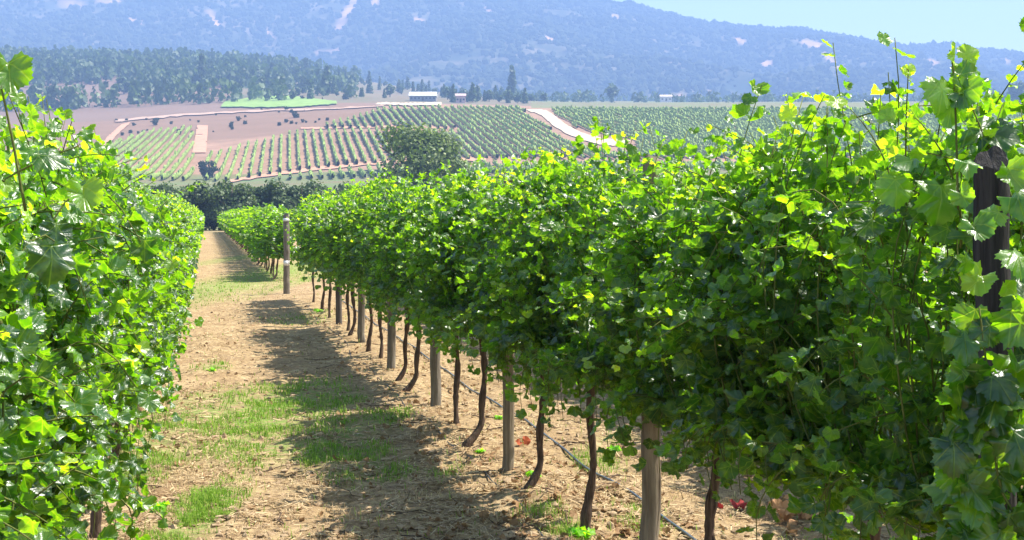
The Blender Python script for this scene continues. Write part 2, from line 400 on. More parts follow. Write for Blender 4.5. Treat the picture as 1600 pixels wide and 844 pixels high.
# ------------------------------------------------------------------ draped roads, tracks and fields on the far slope
def drape(name, quads_px, mat, lift=.35, label=None, res=(40, 6)):
    """quads_px: two polylines of pixels (the two long edges of the strip)"""
    A, B = quads_px
    def rs(P, n):
        P = np.array(P, float); d = np.r_[0, np.cumsum(np.hypot(*np.diff(P, axis=0).T))]; s = np.linspace(0, d[-1], n)
        return np.stack([np.interp(s, d, P[:, 0]), np.interp(s, d, P[:, 1])], 1)
    a = rs(A, res[0]); b = rs(B, res[0]); V = []
    jr = np.random.default_rng(len(name) + int(a[0, 0])); a[:, 1] += np.clip(jr.normal(0, .45, len(a)), -1, 1); b[:, 1] += np.clip(jr.normal(0, .45, len(b)), -1, 1)
    wa = np.array([pix2uv(*p, vmin=300) for p in a]); wb = np.array([pix2uv(*p, vmin=300) for p in b])
    for k in range(res[0]):
        for w in np.linspace(0, 1, res[1]):
            u, v = wa[k] * (1 - w) + wb[k] * w; x, y = uv2w(u, v); V.append((x, y, float(height(u, v)) + lift))
    idx = np.arange(len(V)).reshape(res[0], res[1])
    Q = np.stack([idx[:-1, :-1], idx[:-1, 1:], idx[1:, 1:], idx[1:, :-1]], -1).reshape(-1, 4)
    return tag(link(name, mesh_np(name, V, Q, mat, True)), kind='structure')
ROAD = ([(822, 173), (845, 180), (866, 199), (893, 214), (930, 226), (975, 231)], [(846, 171), (862, 178), (880, 193), (905, 207), (940, 217), (985, 221)])
drape('sandy_road', ROAD, M['sand'])
drape('yard', ([(585, 165), (640, 166.5), (690, 166)], [(590, 161.5), (640, 162), (690, 161)]), M['sand'], .6)
drape('clay_track', ([(300, 240), (305, 215), (308, 197)], [(322, 240), (324, 215), (325, 197)]), M['clay'])
drape('clay_track', ([(360, 286), (420, 277), (500, 267), (580, 259), (760, 252)], [(360, 282), (420, 272), (500, 262), (580, 254), (760, 247)]), M['clay'])
drape('clay_track', ([(470, 203), (600, 200), (700, 202)], [(470, 200.5), (600, 197.5), (700, 199.5)]), M['clay'], .3)
drape('pale_track', ([(180, 192), (300, 181), (400, 176), (520, 172), (600, 167.5)], [(180, 188), (300, 178), (400, 173.5), (520, 170), (600, 166)]), M['pale_clay'], .5)
drape('pale_track', ([(150, 240), (168, 215), (190, 196)], [(163, 240), (180, 215), (205, 192)]), M['clay'], .5)
drape('green_field', ([(345, 169), (400, 169.5), (470, 169), (527, 164)], [(350, 161), (400, 153), (455, 151), (525, 160)]), M['field'], .8, res=(40, 14))

# ------------------------------------------------------------------ leaves
def leaf_templates(level):
    big = [(0, .14), (.12, -.02), (.30, -.05), (.43, .06), (.54, .17), (.56, .30), (.525, .38), (.56, .50), (.53, .62), (.44, .70), (.34, .77), (.25, .88), (.12, .95), (0, 1.03)]
    H = {3: big, 2: big, 1: [(0, .14), (.2, -.04), (.44, .02), (.55, .22), (.52, .44), (.50, .60), (.34, .76), (.19, .90), (0, 1.0)],
         0: [(0, .0), (.48, .12), (.50, .55), (0, 1.05)]}[level]
    T = []
    r = np.random.default_rng(level + 3)
    for k in range(5):
        h = np.array(H, float)
        if level >= 2: h[2:-1] += (h[2:-1] - [0, .42]) * r.normal(0, .05, (len(h) - 3, 1))
        L = h[1:-1][::-1] * [-1, 1]
        P = np.vstack([h, L]); P = P + r.normal(0, .014 if level else 0, P.shape)
        if level >= 2:      # saw-toothed margin
            Q = np.roll(P, -1, 0); mid = P * .62 + Q * .38; o_ = mid - [0, .42]; mid = mid + o_ / np.linalg.norm(o_, axis=1)[:, None] * -.035
            P = np.stack([P + (P - [0, .42]) * .03, mid], 1).reshape(-1, 2)
        P[:, 0] *= r.uniform(.92, 1.15)
        n = len(P)
        if level == 0:
            V = P; tri = [(0, i, i + 1) for i in range(1, n - 1)]
        elif level < 3:
            V = np.vstack([P, [[0, .42]]]); tri = [(n, i, (i + 1) % n) for i in range(n)]
        else:
            ring = P * .55 + np.array([0, .42]) * .45; V = np.vstack([P, ring, [[0, .42]]]); tri = []
            for i in range(n):
                j = (i + 1) % n; tri += [(i, j, n + j), (i, n + j, n + i), (2 * n, n + i, n + j)]
        fold = r.uniform(-.15, .45); cup = r.uniform(-.7, .9); w1, w2 = r.uniform(-.22, .22, 2)
        x, y = V[:, 0], V[:, 1]; rad = np.hypot(x, y - .42); an = np.arctan2(x, y - .42)
        z = fold * np.abs(x) - cup * rad ** 2 + w1 * np.sin(y * 7) * x * 2 + w2 * np.cos(x * 9 + y * 3) * .4
        if level >= 2: z = z + .045 * np.sin(an * 5 + k) * rad / .5 + .02 * np.sin(an * 13 + 2 * k) * rad / .5
        T.append((np.stack([x, y - .14, z], 1), np.array(tri)))
    return T
TPL = {k: leaf_templates(k) for k in (0, 1, 2, 3)}
def place_leaves(Pn, N, D, S, tint, level, r):
    """positions, normals, tip directions, sizes -> V, tris, attribute"""
    N = N / np.linalg.norm(N, axis=1)[:, None]
    D = D - (D * N).sum(1)[:, None] * N; D /= np.linalg.norm(D, axis=1)[:, None] + 1e-9
    Xa = np.cross(D, N)
    Vs, Ts, As = [], [], []; off = 0
    pick = r.integers(0, 5, len(Pn))
    for k in range(5):
        m = pick == k
        if not m.any(): continue
        tv, tt = TPL[level][k]
        w = S[m][:, None, None]
        V = Pn[m][:, None] + w * (tv[None, :, 0:1] * Xa[m][:, None] + tv[None, :, 1:2] * D[m][:, None] + tv[None, :, 2:3] * N[m][:, None])
        n = m.sum(); nvv = len(tv)
        Ts.append((tt[None] + (off + np.arange(n) * nvv)[:, None, None]).reshape(-1, 3)); off += n * nvv
        A = np.empty((n, nvv, 3)); A[..., 0] = tint[m][:, None]; A[..., 1] = tv[None, :, 0] + .5; A[..., 2] = tv[None, :, 1] * .8 + .22
        Vs.append(V.reshape(-1, 3)); As.append(A.reshape(-1, 3))
    return np.vstack(Vs), np.vstack(Ts), np.vstack(As)

def vine_canopy(seed, ncane, level, size=1., length=1.8, shoots=5, top=1.88, step=.05):
    """one vine; the row runs along Y, trunk at the origin. Canes grow from the cordon, stand up between the
    wires or arch over and hang; leaves sit along them on short stalks. Returns foliage mesh, cane mesh"""
    r = np.random.default_rng(seed)
    aP, aN, aD, aS, aT = [], [], [], [], []
    stems = MB(); sunw = np.array([.30, 0, .42])
    def leaves_along(pts, st, s0, s1, t0, t1, pet, fr=0.):
        d = np.r_[0, np.cumsum(np.linalg.norm(np.diff(pts, axis=0), axis=1))]; n = max(3, int(d[-1] / st)); f = np.linspace(fr, 1, n) * d[-1]
        lp = np.stack([np.interp(f, d, pts[:, i]) for i in range(3)], 1); q = f / d[-1]
        ang = np.arange(n) * pi + r.uniform(0, 2 * pi) + r.normal(0, .8, n)
        out = np.stack([np.cos(ang), np.sin(ang), r.uniform(-.2, .5, n)], 1)
        side = np.sign(lp[:, 0] + r.normal(0, .06, n))
        out[:, 0] += side * .7; out /= np.linalg.norm(out, axis=1)[:, None]
        S = (s0 + (s1 - s0) * q) * r.uniform(.6, 1.25, n) * size
        base = lp + out * (pet * r.uniform(.5, 1.2, n) * (S / .09))[:, None]
        aP.append(base); aN.append(out * .55 + np.array([0, 0, .35]) + sunw + r.normal(0, .55, (n, 3)))
        aD.append(out * .5 + np.array([0, 0, -.75]) + r.normal(0, .45, (n, 3))); aS.append(S)
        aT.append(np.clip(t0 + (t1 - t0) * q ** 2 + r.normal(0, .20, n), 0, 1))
        return lp, base
    for k in range(ncane):
        y0 = length * (-.5 + (k + r.random()) / ncane); sd = r.choice([-1, 1]); droop = r.random()
        tt = np.linspace(0, 1, 12)
        if droop < .48:        # upright
            H_ = top - .84 + r.normal(0, .10); w = abs(r.normal(.10, .07))
            x = sd * w * np.sin(pi * np.clip(tt * .8 + .1, 0, 1)); z = .84 + H_ * tt
        elif droop < .76:      # leans out, tip hanging
            zt = r.uniform(1.25, 1.85); w = r.uniform(.22, .42); x = sd * w * tt ** 1.1; z = .84 + (zt - .84) * np.sin(tt * pi * r.uniform(.55, .75)) / 1.0
        else:                  # hangs low
            w = r.uniform(.15, .38); x = sd * w * np.sin(tt * pi * .6); z = .88 + .28 * np.sin(tt * pi * .5) - r.uniform(.3, .5) * tt ** 2
        y = y0 + r.normal(0, .16) * tt + .03 * np.sin(tt * 9 + k)
        pts = np.stack([x, y, z], 1)
        stems.tube(pts, np.linspace(.0034, .0014, 12), 5, a=.5)
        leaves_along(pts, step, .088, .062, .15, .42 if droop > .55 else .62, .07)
        if droop < .76 and r.random() < .8:    # a lateral
            i0 = r.integers(4, 10); L_ = r.uniform(.15, .35); d = np.array([sd * r.uniform(.2, 1), r.normal(0, .7), r.uniform(-.4, .8)]); d /= np.linalg.norm(d)
            q = np.linspace(0, L_, 6)[:, None]; lp = pts[i0] + d * q + np.array([0, 0, -1.]) * q ** 2 * .8
            stems.tube(lp, np.linspace(.0025, .0012, 6), 4, a=.5); leaves_along(lp, step * .9, .070, .038, .35, .8, .05)
    for k in range(shoots):    # young shoots above the top wire
        p = np.array([r.normal(0, .08), length * r.uniform(-.5, .5), top - .3]); d = np.array([r.normal(0, .28), r.normal(0, .35), 1.]); L_ = r.uniform(.25, .50) + .10 * (r.random() < .2)
        m = 9; pts = [p.copy()]; d /= np.linalg.norm(d); bend = r.normal(0, .10, 3); bend[2] = -.05
        for i in range(m - 1):
            d = d + bend; d /= np.linalg.norm(d); p = p + d * L_ / (m - 1); pts.append(p.copy())
        pts = np.array(pts); stems.tube(pts, np.linspace(.0036, .0013, m), 5, a=.5)
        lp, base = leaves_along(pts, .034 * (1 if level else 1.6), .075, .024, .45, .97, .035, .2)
        if level >= 2:
            for a_, b_ in zip(lp, base): stems.tube([a_, (a_ + b_) / 2 + [0, 0, .003], b_], .0011, 3, cap=False, a=.5)
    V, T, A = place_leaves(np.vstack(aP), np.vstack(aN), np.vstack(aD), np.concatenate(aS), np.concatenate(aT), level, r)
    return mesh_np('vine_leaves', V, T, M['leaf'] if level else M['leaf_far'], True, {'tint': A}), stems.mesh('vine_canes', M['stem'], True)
CLOSE = [vine_canopy(400 + i, 118, 3, .80, shoots=24, step=.040) for i in range(4)]
NEAR = [vine_canopy(100 + i, 108, 2, .88, shoots=24, step=.042) for i in range(6)]
MID = [vine_canopy(200 + i, 84, 1, 1.05, shoots=18, step=.055) for i in range(5)]
FAR = [vine_canopy(300 + i, 34, 0, 1.7, length=2.0, shoots=8, top=1.85, step=.09) for i in range(4)]
def vine_trunk(seed, foot=0., lean=0., r0=.0225):
    r = np.random.default_rng(seed); m = 34; z = np.linspace(-.05, .86, m)
    f = np.clip((.17 - z) / .17, 0, 1) ** 1.5
    x = -foot * f + lean * np.sin(z * 3.3) + .012 * np.sin(z * 11 + seed) ; y = .03 * np.sin(z * 4 + seed * 2) - .25 * foot * f
    R = r0 * (1 + .35 * np.exp(-((z - .84) / .06) ** 2) + .3 * np.exp(-((z - 0.) / .08) ** 2)) * (1 + .42 * (fbm(z * 9, z * 0 + seed, 5, 3) - .5) * 2 + r.normal(0, .05, m))
    b = MB(); b.tube(np.stack([x - x[-1] * 0, y, z], 1), R, 9, a=.5)
    return b.mesh('vine_trunk', M['bark'], True)
TRUNKS = [vine_trunk(i, *a) for i, a in enumerate([(0, .008), (.08, .015), (.13, .012), (.02, -.012), (0, .012), (.05, -.01), (0, -.02, .024)])]
def cordon(seed):
    r = np.random.default_rng(seed); y = np.linspace(-.74, .74, 11); b = MB()
    b.tube(np.stack([r.normal(0, .008, 11), y, .85 - .04 * (y * 2) ** 2 * 0 + r.normal(0, .006, 11)], 1), .012 + .005 * (1 - np.abs(y) * 1.3), 7, a=.5)
    return b.mesh('vine_cordon', M['bark'], True)
CORD = [cordon(i) for i in range(3)]

vine_k = [0]
def vine(x, y, label, group, trunk=None, lod=None, scale=1., wid=1., dz=0.):
    k = vine_k[0]; vine_k[0] += 1
    r = np.random.default_rng(5000 + k)
    lod = lod if lod is not None else (3 if y < 7.5 else 2 if y < 17 else 1 if y < 38 else 0)
    z = float(G(x, y))
    rt = thing('grapevine', (x, y, z), label, 'grapevine', group)
    fol, canes = ({3: CLOSE, 2: NEAR, 1: MID, 0: FAR}[lod])[(k * 5 + k // 7) % (4, 5, 6, 4)[lod]]
    flip = -1 if r.random() < .5 else 1
    link('trunk', TRUNKS[k % 7 if trunk is None else trunk], rt)
    o = link('foliage', fol, rt, (0, 0, dz)); o.scale = (wid * r.uniform(.93, 1.1), flip, scale * r.uniform(.975, 1.02))
    if lod:
        c_ = link('cane', canes, o)
        link('cordon', CORD[k % 3], rt)
    return rt

def row_y(px, X=1.87):
    tt = (px - CX) / F_PX; v = X / (tt * CT + ST); return float(w2uv(0, 0)[0] * 0 + v * (CT - tt * ST))
XR, XL = 1.87, -.56
def special_shoot(rt, v, path, leaves, seed, rad=.003):
    """a long shoot of one vine: stem through pixel points at about depth v, with its leaves"""
    r = np.random.default_rng(seed); o = np.array(rt.location)
    def pt(px, py, dv=0.):
        a, s_ = ray(px, py); w = v + dv; x_, y_ = uv2w(a * w, w); return np.array([x_, y_, EYE + s_ * w]) - o
    P = np.array([pt(*p) for p in path]); q = np.linspace(0, len(P) - 1, 14); P = np.stack([np.interp(q, np.arange(len(P)), P[:, i]) for i in range(3)], 1)
    b = MB(); b.tube(P, np.linspace(rad, rad * .5, 14), 6, a=.5)
    st = link('shoot', b.mesh('shoot', M['stem'], True), rt)
    n = len(leaves); Lp = np.array([pt(a, b_, r.normal(0, .02)) for a, b_, *_ in leaves]); S = np.array([l[2] for l in leaves]); T_ = np.array([l[3] for l in leaves])
    N = np.array([l[4] for l in leaves], float) + r.normal(0, .12, (n, 3)); D = np.array([l[5] for l in leaves], float)
    V, T, A = place_leaves(Lp, N, D, S, T_, 2, r); link('shoot_leaves', mesh_np('shoot_leaves', V, T, M['leaf'], True, {'tint': A}), rt)
# right row, nearest stretch
gR = 'grapevines of the right-hand row'
rv = [(None, 1.66, 'grapevine at the very right edge in front of the dark leaning post, mostly leaves', 0),
      (None, 3.75, 'grapevine just beyond the dark leaning post, broad leaves hanging low', 3),
            (1128, None, 'grapevine with leaning brown trunk right of the nearest pale post, red leaf beside it', 6),
      (921, None, 'grapevine with straight dark trunk just left of the nearest pale round post', 4),
      (843, None, 'grapevine whose dark trunk foot bends left, first to the right of the second pale post', 1),
      (752, None, 'grapevine with strongly hooked trunk foot just left of the second pale post', 2),
      (716, None, 'grapevine with thin upright wavy trunk just right of the third pale post', 3),
      (650, None, 'grapevine with curved trunk sweeping left at the foot just left of the third pale post', 2),
      (632, None, 'grapevine with slanting trunk just right of the fourth pale post', 1),
      (594, None, 'grapevine with thin trunk just left of the fourth pale post', 0),
      (577, None, 'grapevine with thin trunk just right of the fifth post of the right row', 4),
      (553, None, 'grapevine with slender trunk just left of the fifth post of the right row', 5),
      (543, None, 'grapevine with slender trunk just right of the sixth post of the right row', 0),
      (516, None, 'grapevine just left of the sixth post of the right row, trunk in shade', 3),
      (504, None, 'second last grapevine of the near stretch of the right row', 4),
      (489, None, 'last grapevine of the near right row, beside the cross track and grey end post', 0)]
for px, y, lab, tk in rv:
    yy = y if y else row_y(px)
    rt = vine(XR, yy, lab, gR, tk, scale=1.02 if yy < 5 else .975 if yy < 9 else .965 if yy < 18 else .945)
    if y == 1.66:
        rr = np.random.default_rng(12); LL = [(rr.uniform(1485, 1600), rr.uniform(470, 850), rr.uniform(.05, .09), rr.uniform(.1, .75), (-.4, -.8, .4) + rr.normal(0, .4, 3), (0, 0, -1) + rr.normal(0, .4, 3)) for _ in range(46)] + [(a_, b_, rr.uniform(.04, .065), rr.uniform(.5, .9), (-.4, -.8, .4) + rr.normal(0, .4, 3), (0, 0, -1) + rr.normal(0, .4, 3)) for a_, b_ in ((1512, 250), (1575, 262), (1560, 330), (1520, 350), (1585, 390), (1535, 430), (1500, 300), (1590, 300), (1570, 450), (1508, 400))]
        special_shoot(rt, 2.5, [(1640, 900), (1560, 760), (1545, 600), (1530, 480)], LL, 9)
    if y == 3.75:
        dn = (0, 0, -1)
        special_shoot(rt, 3.35, [(1497, 330), (1494, 200), (1490, 110), (1484, 78)],
                      [(1492, 95, .05, .9, (.5, -.5, .2), (-.1, 0, 1)), (1500, 118, .06, .55, (-.3, -1, .3), (1, 0, .3)), (1505, 90, .05, .93, (-.2, -1, .2), (1, 0, .5)), (1488, 160, .07, .7, (-.4, -1, .1), (-.2, 0, -1)),
                       (1470, 125, .085, .8, (.2, -1, .2), dn), (1505, 130, .08, .6, (-.2, -1, .3), dn), (1485, 150, .05, .3, (0, -1, .6), (1, 0, -.2)), (1515, 200, .10, .35, (-.2, -.8, .6), (.8, 0, -.3)), (1535, 215, .10, .2, (-.3, -.4, .8), (1, -.4, -.1)),
                       (1470, 290, .11, .72, (-.2, -1, .2), dn), (1400, 280, .08, .75, (0, -1, .2), dn), (1440, 240, .09, .6, (-.5, -.4, .8), (-1, 0, -.3)), (1545, 290, .035, .98, (0, -1, .3), (-1, 0, .1)), (1553, 296, .035, .99, (0, -1, .3), (1, 0, -.2))], 4)
    if yy > 25: break
for k in range(66):
    y = 35.0 + k * 1.5
    lab = ('first small grapevine of the far stretch beyond the grey post with white bands' if k == 0 else
           'second small grapevine beyond the grey post with white bands' if k == 1 else
           'third small grapevine beyond the grey post with white bands' if k == 2 else
           'far small grapevine in the line of vines leading to the dark hedge')
    vine(1.66, y, lab, 'grapevines of the far stretch beyond the grey post', scale=.98, wid=1.4, dz=-.22)
# row behind the right row (seen through gaps)
for k in range(16):
    vine(XR + 2.36, 6.0 + k * 1.45, 'grapevine of the next row, glimpsed through gaps behind the right-hand row', 'grapevines of the row behind', lod=1)
# left row
ords = ['nearest', 'second', 'third', 'fourth', 'fifth', 'sixth', 'seventh', 'eighth', 'ninth', 'tenth', 'eleventh', 'twelfth', 'thirteenth', 'fourteenth']
for k in range(20):
    y = 3.35 + k * 1.42
    if k < 14:
        lab = {0: 'nearest grapevine of the left-hand row with the biggest leaves, cut by the left edge',
               1: 'second grapevine of the left-hand row, big glossy leaves just behind the nearest one',
               3: 'left-row grapevine with its dark stem showing under the leaves beside the grassy path'}.get(k, ords[k] + ' grapevine from the camera in the left-hand row')
    else: lab = 'distant grapevine of the left-hand row along the bare path'
    rt = vine(XL, y, lab, 'grapevines of the left-hand row', trunk=(4 if k == 3 else None), scale=(1.02, .99, .98)[k] if k < 3 else .98 - .003 * k, wid=.92, dz=0.0 if k in (2, 3) else -.09)
    if k == 0:
        dn = (0, 0, -1)
        special_shoot(rt, 2.5, [(40, 330), (20, 220), (5, 150), (-10, 90)],
                      [(14, 97, .07, .62, (.1, -1, .15), dn), (80, 385, .08, .05, (.2, -1, .1), dn), (60, 240, .055, .3, (.1, -.6, .8), (1, 0, -.3)), (130, 290, .06, .85, (.2, -1, .3), dn)], 6)
for k in range(70):
    vine(XL - .02, 31.6 + k * 1.48, 'distant grapevine of the left-hand row along the bare path', 'grapevines of the left-hand row', scale=.95, wid=.85, dz=-.09)

# ------------------------------------------------------------------ posts
def post_mesh(h, r0, mat, seed, top_bevel=True):
    r = np.random.default_rng(seed); b = MB(); n = 36; zs = np.r_[-.15, 0, np.linspace(.1, h - .06, 14), h - .012, h - .002, h]; P = np.stack([r.normal(0, .003, len(zs)), r.normal(0, .003, len(zs)), zs], 1)
    R = r0 * np.r_[1.05, 1.05, np.linspace(1.02, .96, 14), .95, .91, .86]; b.tube(P, R, n, a=.5)
    V = b.V[0]; an = np.arctan2(V[:, 1], V[:, 0]); g_ = 1 + .10 * (fbm(an * 3 + seed, V[:, 2] * .8, seed, 3) - .5) + .05 * (fbm(an * 9, V[:, 2] * 2, seed + 4, 2) - .5)
    crk = 1 - .10 * (np.abs(np.sin(an * 2.5 + seed + .3 * np.sin(V[:, 2] * 5))) < .12); g_ = g_ * crk; V[:, 0] *= g_; V[:, 1] *= g_; V[:, 2] += np.where(V[:, 2] > h - .03, .006 * np.sin(an * 2 + seed), 0)
    return b.mesh('post', mat, False)
def post(x, y, h, r0, mat, label, seed, tilt=(0, 0), group='wooden posts of the right-hand row'):
    rt = thing('trellis_post', (x, y, float(G(x, y))), label, 'post', group); rt.rotation_euler = (tilt[0], tilt[1], 0)
    link('shaft', post_mesh(h, r0, mat, seed), rt)
    b = MB()
    return rt
post(1.68, 2.75, 1.79, .038, M['post_black'], 'tall dark weathered post leaning at the right edge, rising out of the leaves', 1, (0, radians(-2.2)))
post(XR, row_y(1018), 1.86, .041, M['post'], 'nearest pale round wooden post with a sunlit right edge, foot below the frame', 2)
post(XR, row_y(795), 1.84, .036, M['post'], 'second pale wooden post, between the hooked trunk and the left-bending trunk', 3)
post(XR, row_y(680), 1.84, .043, M['post_grey'], 'third post, thick grey wood, in the middle of the row of bare trunks', 4)
post(XR, row_y(611), 1.84, .043, M['post_grey'], 'fourth post, grey wood, left of the two slanting trunks', 5)
post(XR, row_y(564), 1.84, .043, M['post_grey'], 'fifth post from the camera in the right row', 6)
post(XR, row_y(529), 1.84, .045, M['post_dark'], 'sixth post, dark wood, near the far end of the near right row', 7)
x, y, z = pix2w(448, 459)
rt = post(x, y, 1.56, .062, M['post_grey'], 'short grey end post with white painted bands beside the cross track', 8, group='end posts')
b = MB(); 
for z0, z1 in ((1.44, 1.50), (.56, .66)):
    b = MB(); b.tube([(0, 0, z0), (0, 0, z1)], .0645, 14, a=.5); link('painted_band', b.mesh('painted_band', M['white'], True), rt)
# left row stakes
def stake(x, y, h, label):
    rt = thing('trellis_stake', (x, y, float(G(x, y))), label, 'stake', 'slim white stakes of the left-hand row')
    b = MB(); b.tube([(0, 0, -.1), (0, 0, h * .5), (0, 0, h - .004), (0, 0, h)], [.008, .008, .008, .004], 8, a=.5); link('rod', b.mesh('rod', M['white'], True), rt)
    return rt
xs, ys = uv2w(*(np.array([(118 - CX) / F_PX, 1]) * (XL + .0) / ((118 - CX) / F_PX * CT + ST))); stake(float(xs), float(ys), 2.06, 'slim white stake standing clear of the left-hand leaves below the hillside')
v_ = (XL + .05) / ((27 - CX) / F_PX * CT + ST); xs, ys = uv2w((27 - CX) / F_PX * v_, v_); stake(float(xs), float(ys), 1.93, 'slim white stake near the left edge beside the big single leaf')

# trellis wires run through the posts
for nm, zz, lab in (('top', 1.72, 'thin steel top wire of the right-hand row, running through the leaves'), ('low', .86, 'thin steel lower wire of the right-hand row, carrying the vine arms')):
    ysw = np.linspace(1.6, row_y(480), 30); zw = G(ysw * 0 + XR, ysw) * 0 + zz + .0
    b = MB(); b.tube(np.stack([np.full(30, XR - .05), ysw, zw], 1), .0016, 5, a=.5)
    tag(link('trellis_wire', b.mesh('trellis_wire', M['post_grey'], True)), lab, 'wire')

# ------------------------------------------------------------------ hoses on the soil
def hose(X0, y0, y1, rad, mat, label, seed, amp=.03, lift=.0):
    r = np.random.default_rng(seed); ys_ = np.arange(y0, y1, .12); n = len(ys_)
    xs_ = X0 + amp * 2 * (fbm(ys_ * .5, ys_ * 0, seed, 3) - .5)
    zs_ = G(xs_, ys_); zs_ = np.convolve(np.pad(zs_, 3, mode='edge'), np.ones(7) / 7, 'valid') + rad * .9 + lift
    b = MB(); b.tube(np.stack([xs_, ys_, zs_], 1), rad, 7, a=.5)
    return tag(link('irrigation_hose', b.mesh('irrigation_hose', mat, True)), label, 'hose', 'irrigation hoses on the soil')
hose(1.66, 2, 25, .0045, M['hose'], 'thin black drip hose on the path side of the bare trunks', 3, .10, -.004)
hose(2.42, 2, 27, .0085, M['hose_blue'], 'thicker dark bluish hose lying straight behind the bare trunks and posts', 5, .03, .006)

# ------------------------------------------------------------------ grasses and litter
def blades(Pb, Hh, W, lean, tint, mat, name, r):
    n = len(Pb); ang = r.uniform(0, 2 * pi, n); d = np.stack([np.cos(ang), np.sin(ang), 0 * ang], 1); sdv = np.stack([-np.sin(ang), np.cos(ang), 0 * ang], 1) * W[:, None]
    up = np.array([0, 0, 1.])
    b0 = Pb; b1 = Pb + up * (Hh * .55)[:, None] + d * (lean * Hh * .3)[:, None]; b2 = Pb + up * (Hh * np.clip(1 - lean * .5, .05, 1))[:, None] + d * (lean * Hh * .9)[:, None]
    V = np.stack([b0 - sdv, b0 + sdv, b1 - sdv * .7, b1 + sdv * .7, b2], 1).reshape(-1, 3); o = np.arange(n)[:, None] * 5
    q = np.hstack([o, o + 1, o + 3, o + 2]); t3 = np.hstack([o + 2, o + 3, o + 4])
    return mesh_np(name, V, [q, t3], mat, False, {'tint': np.repeat(tint, 5)})
def sample_ground(n, dens, r, vlo=4.2, vhi=45, ulo=-.40, uhi=.36):
    v = 1 / r.uniform(1 / vhi, 1 / vlo, n * 3); u = v * r.uniform(ulo, uhi, n * 3); x, y = uv2w(u, v)
    ok = (r.random(n * 3) < dens(x, y)) & (x > -1.6); x, y = x[ok][:n], y[ok][:n]
    return x, y, np.hypot(x, y)
r = np.random.default_rng(11)
x, y, dd = sample_ground(190000, lambda x, y: np.clip(green(x, y) * 1.5 * np.clip((fbm(x * 4, y * 4, 2, 3) - .40) * 6, 0, 1) + .008, 0, 1), r)
c_ = fbm(x * 9, y * 9, 7, 2)
hh = r.uniform(.02, .07, len(x)) * (.4 + 1.4 * c_) * (1 + .8 * (green(x, y) > 1.0)); ww = r.uniform(.0016, .003, len(x)) * np.clip(dd / 8, .9, 3)
tag(link('green_grass', blades(np.stack([x, y, G(x, y) - .004], 1), hh, ww, r.uniform(.2, 1.1, len(x)), np.clip(r.normal(.45, .22, len(x)) + .5 * (c_ - .5), 0, 1), M['grass'], 'green_grass', r)),
    'short green grass growing in patches on the path between the rows', 'grass', kind='stuff')
x, y, dd = sample_ground(34000, lambda x, y: np.clip((fbm(x * 2.5, y * 2.5, 6, 3) - .5) * 4, 0.02, 1), r, vhi=40)
tag(link('dry_grass', blades(np.stack([x, y, G(x, y) - .004], 1), r.uniform(.02, .075, len(x)), r.uniform(.0013, .0024, len(x)) * np.clip(dd / 8, .9, 3), r.uniform(.3, 1.3, len(x)), np.clip(r.normal(.65, .2, len(x)), 0, 1), M['straw'], 'dry_grass', r)),
    'dry yellow grass stalks standing on the path and under the vines', 'dry grass', kind='stuff')
x, y, dd = sample_ground(90000, lambda x, y: np.clip(.35 + (fbm(x * 3, y * 3, 16, 3) - .5) * 3, 0.05, 1), r, vhi=30)
n = len(x); ang = r.uniform(0, pi, n); L = r.uniform(.012, .05, n); W = r.uniform(.0012, .0032, n) * np.clip(dd / 8, .8, 2.2); P = np.stack([x, y, G(x, y) + r.uniform(.001, .012, n)], 1)
d = np.stack([np.cos(ang), np.sin(ang), r.normal(0, .16, n)], 1) * L[:, None]; s_ = np.stack([-np.sin(ang), np.cos(ang), r.normal(0, .3, n)], 1) * W[:, None]
V = np.stack([P - d - s_, P + d - s_, P + d + s_, P - d + s_], 1).reshape(-1, 3)
tag(link('straw_litter', mesh_np('straw_litter', V, np.arange(4 * n).reshape(-1, 4), M['straw'], False, {'tint': np.repeat(np.clip(r.beta(1.6, 1.6, n), 0, 1), 4)})),
    'mown dry straw and leaf litter lying on the bare soil', 'straw litter', kind='stuff')
# clods
ico = np.array([(0, 0, 1), (.89, 0, .45), (.28, .85, .45), (-.72, .53, .45), (-.72, -.53, .45), (.28, -.85, .45), (.72, .53, -.45), (-.28, .85, -.45), (-.89, 0, -.45), (-.28, -.85, -.45), (.72, -.53, -.45), (0, 0, -1)])
icof = np.array([(0, 1, 2), (0, 2, 3), (0, 3, 4), (0, 4, 5), (0, 5, 1), (1, 6, 2), (2, 7, 3), (3, 8, 4), (4, 9, 5), (5, 10, 1), (2, 6, 7), (3, 7, 8), (4, 8, 9), (5, 9, 10), (1, 10, 6), (6, 11, 7), (7, 11, 8), (8, 11, 9), (9, 11, 10), (10, 11, 6)])
def blobs(P, S, r, jit=.25):
    n = len(P); V = ico[None] * (1 + r.normal(0, jit, (n, 12, 1))) * S[:, None, :] + P[:, None]
    return V.reshape(-1, 3), (icof[None] + (np.arange(n) * 12)[:, None, None]).reshape(-1, 3)
x, y, dd = sample_ground(14000, lambda x, y: .3 + (fbm(x * 2, y * 2, 26, 3) - .5) * 2, r, vhi=28)
S = (.004 + .026 * r.random((len(x), 1)) ** 2.2)  * np.array([1, 1, .7]) * r.uniform(.7, 1.3, (len(x), 3)); V, T = blobs(np.stack([x, y, G(x, y)], 1), S, r)
M['clod'] = patch_mat('soil_clod', (.20, .13, .075), (.42, .31, .19), 30)
tag(link('soil_clods', mesh_np('soil_clods', V, T, M['clod'], False)), 'small clods and pebbles of dry soil scattered on the ground', 'soil clods', kind='stuff')

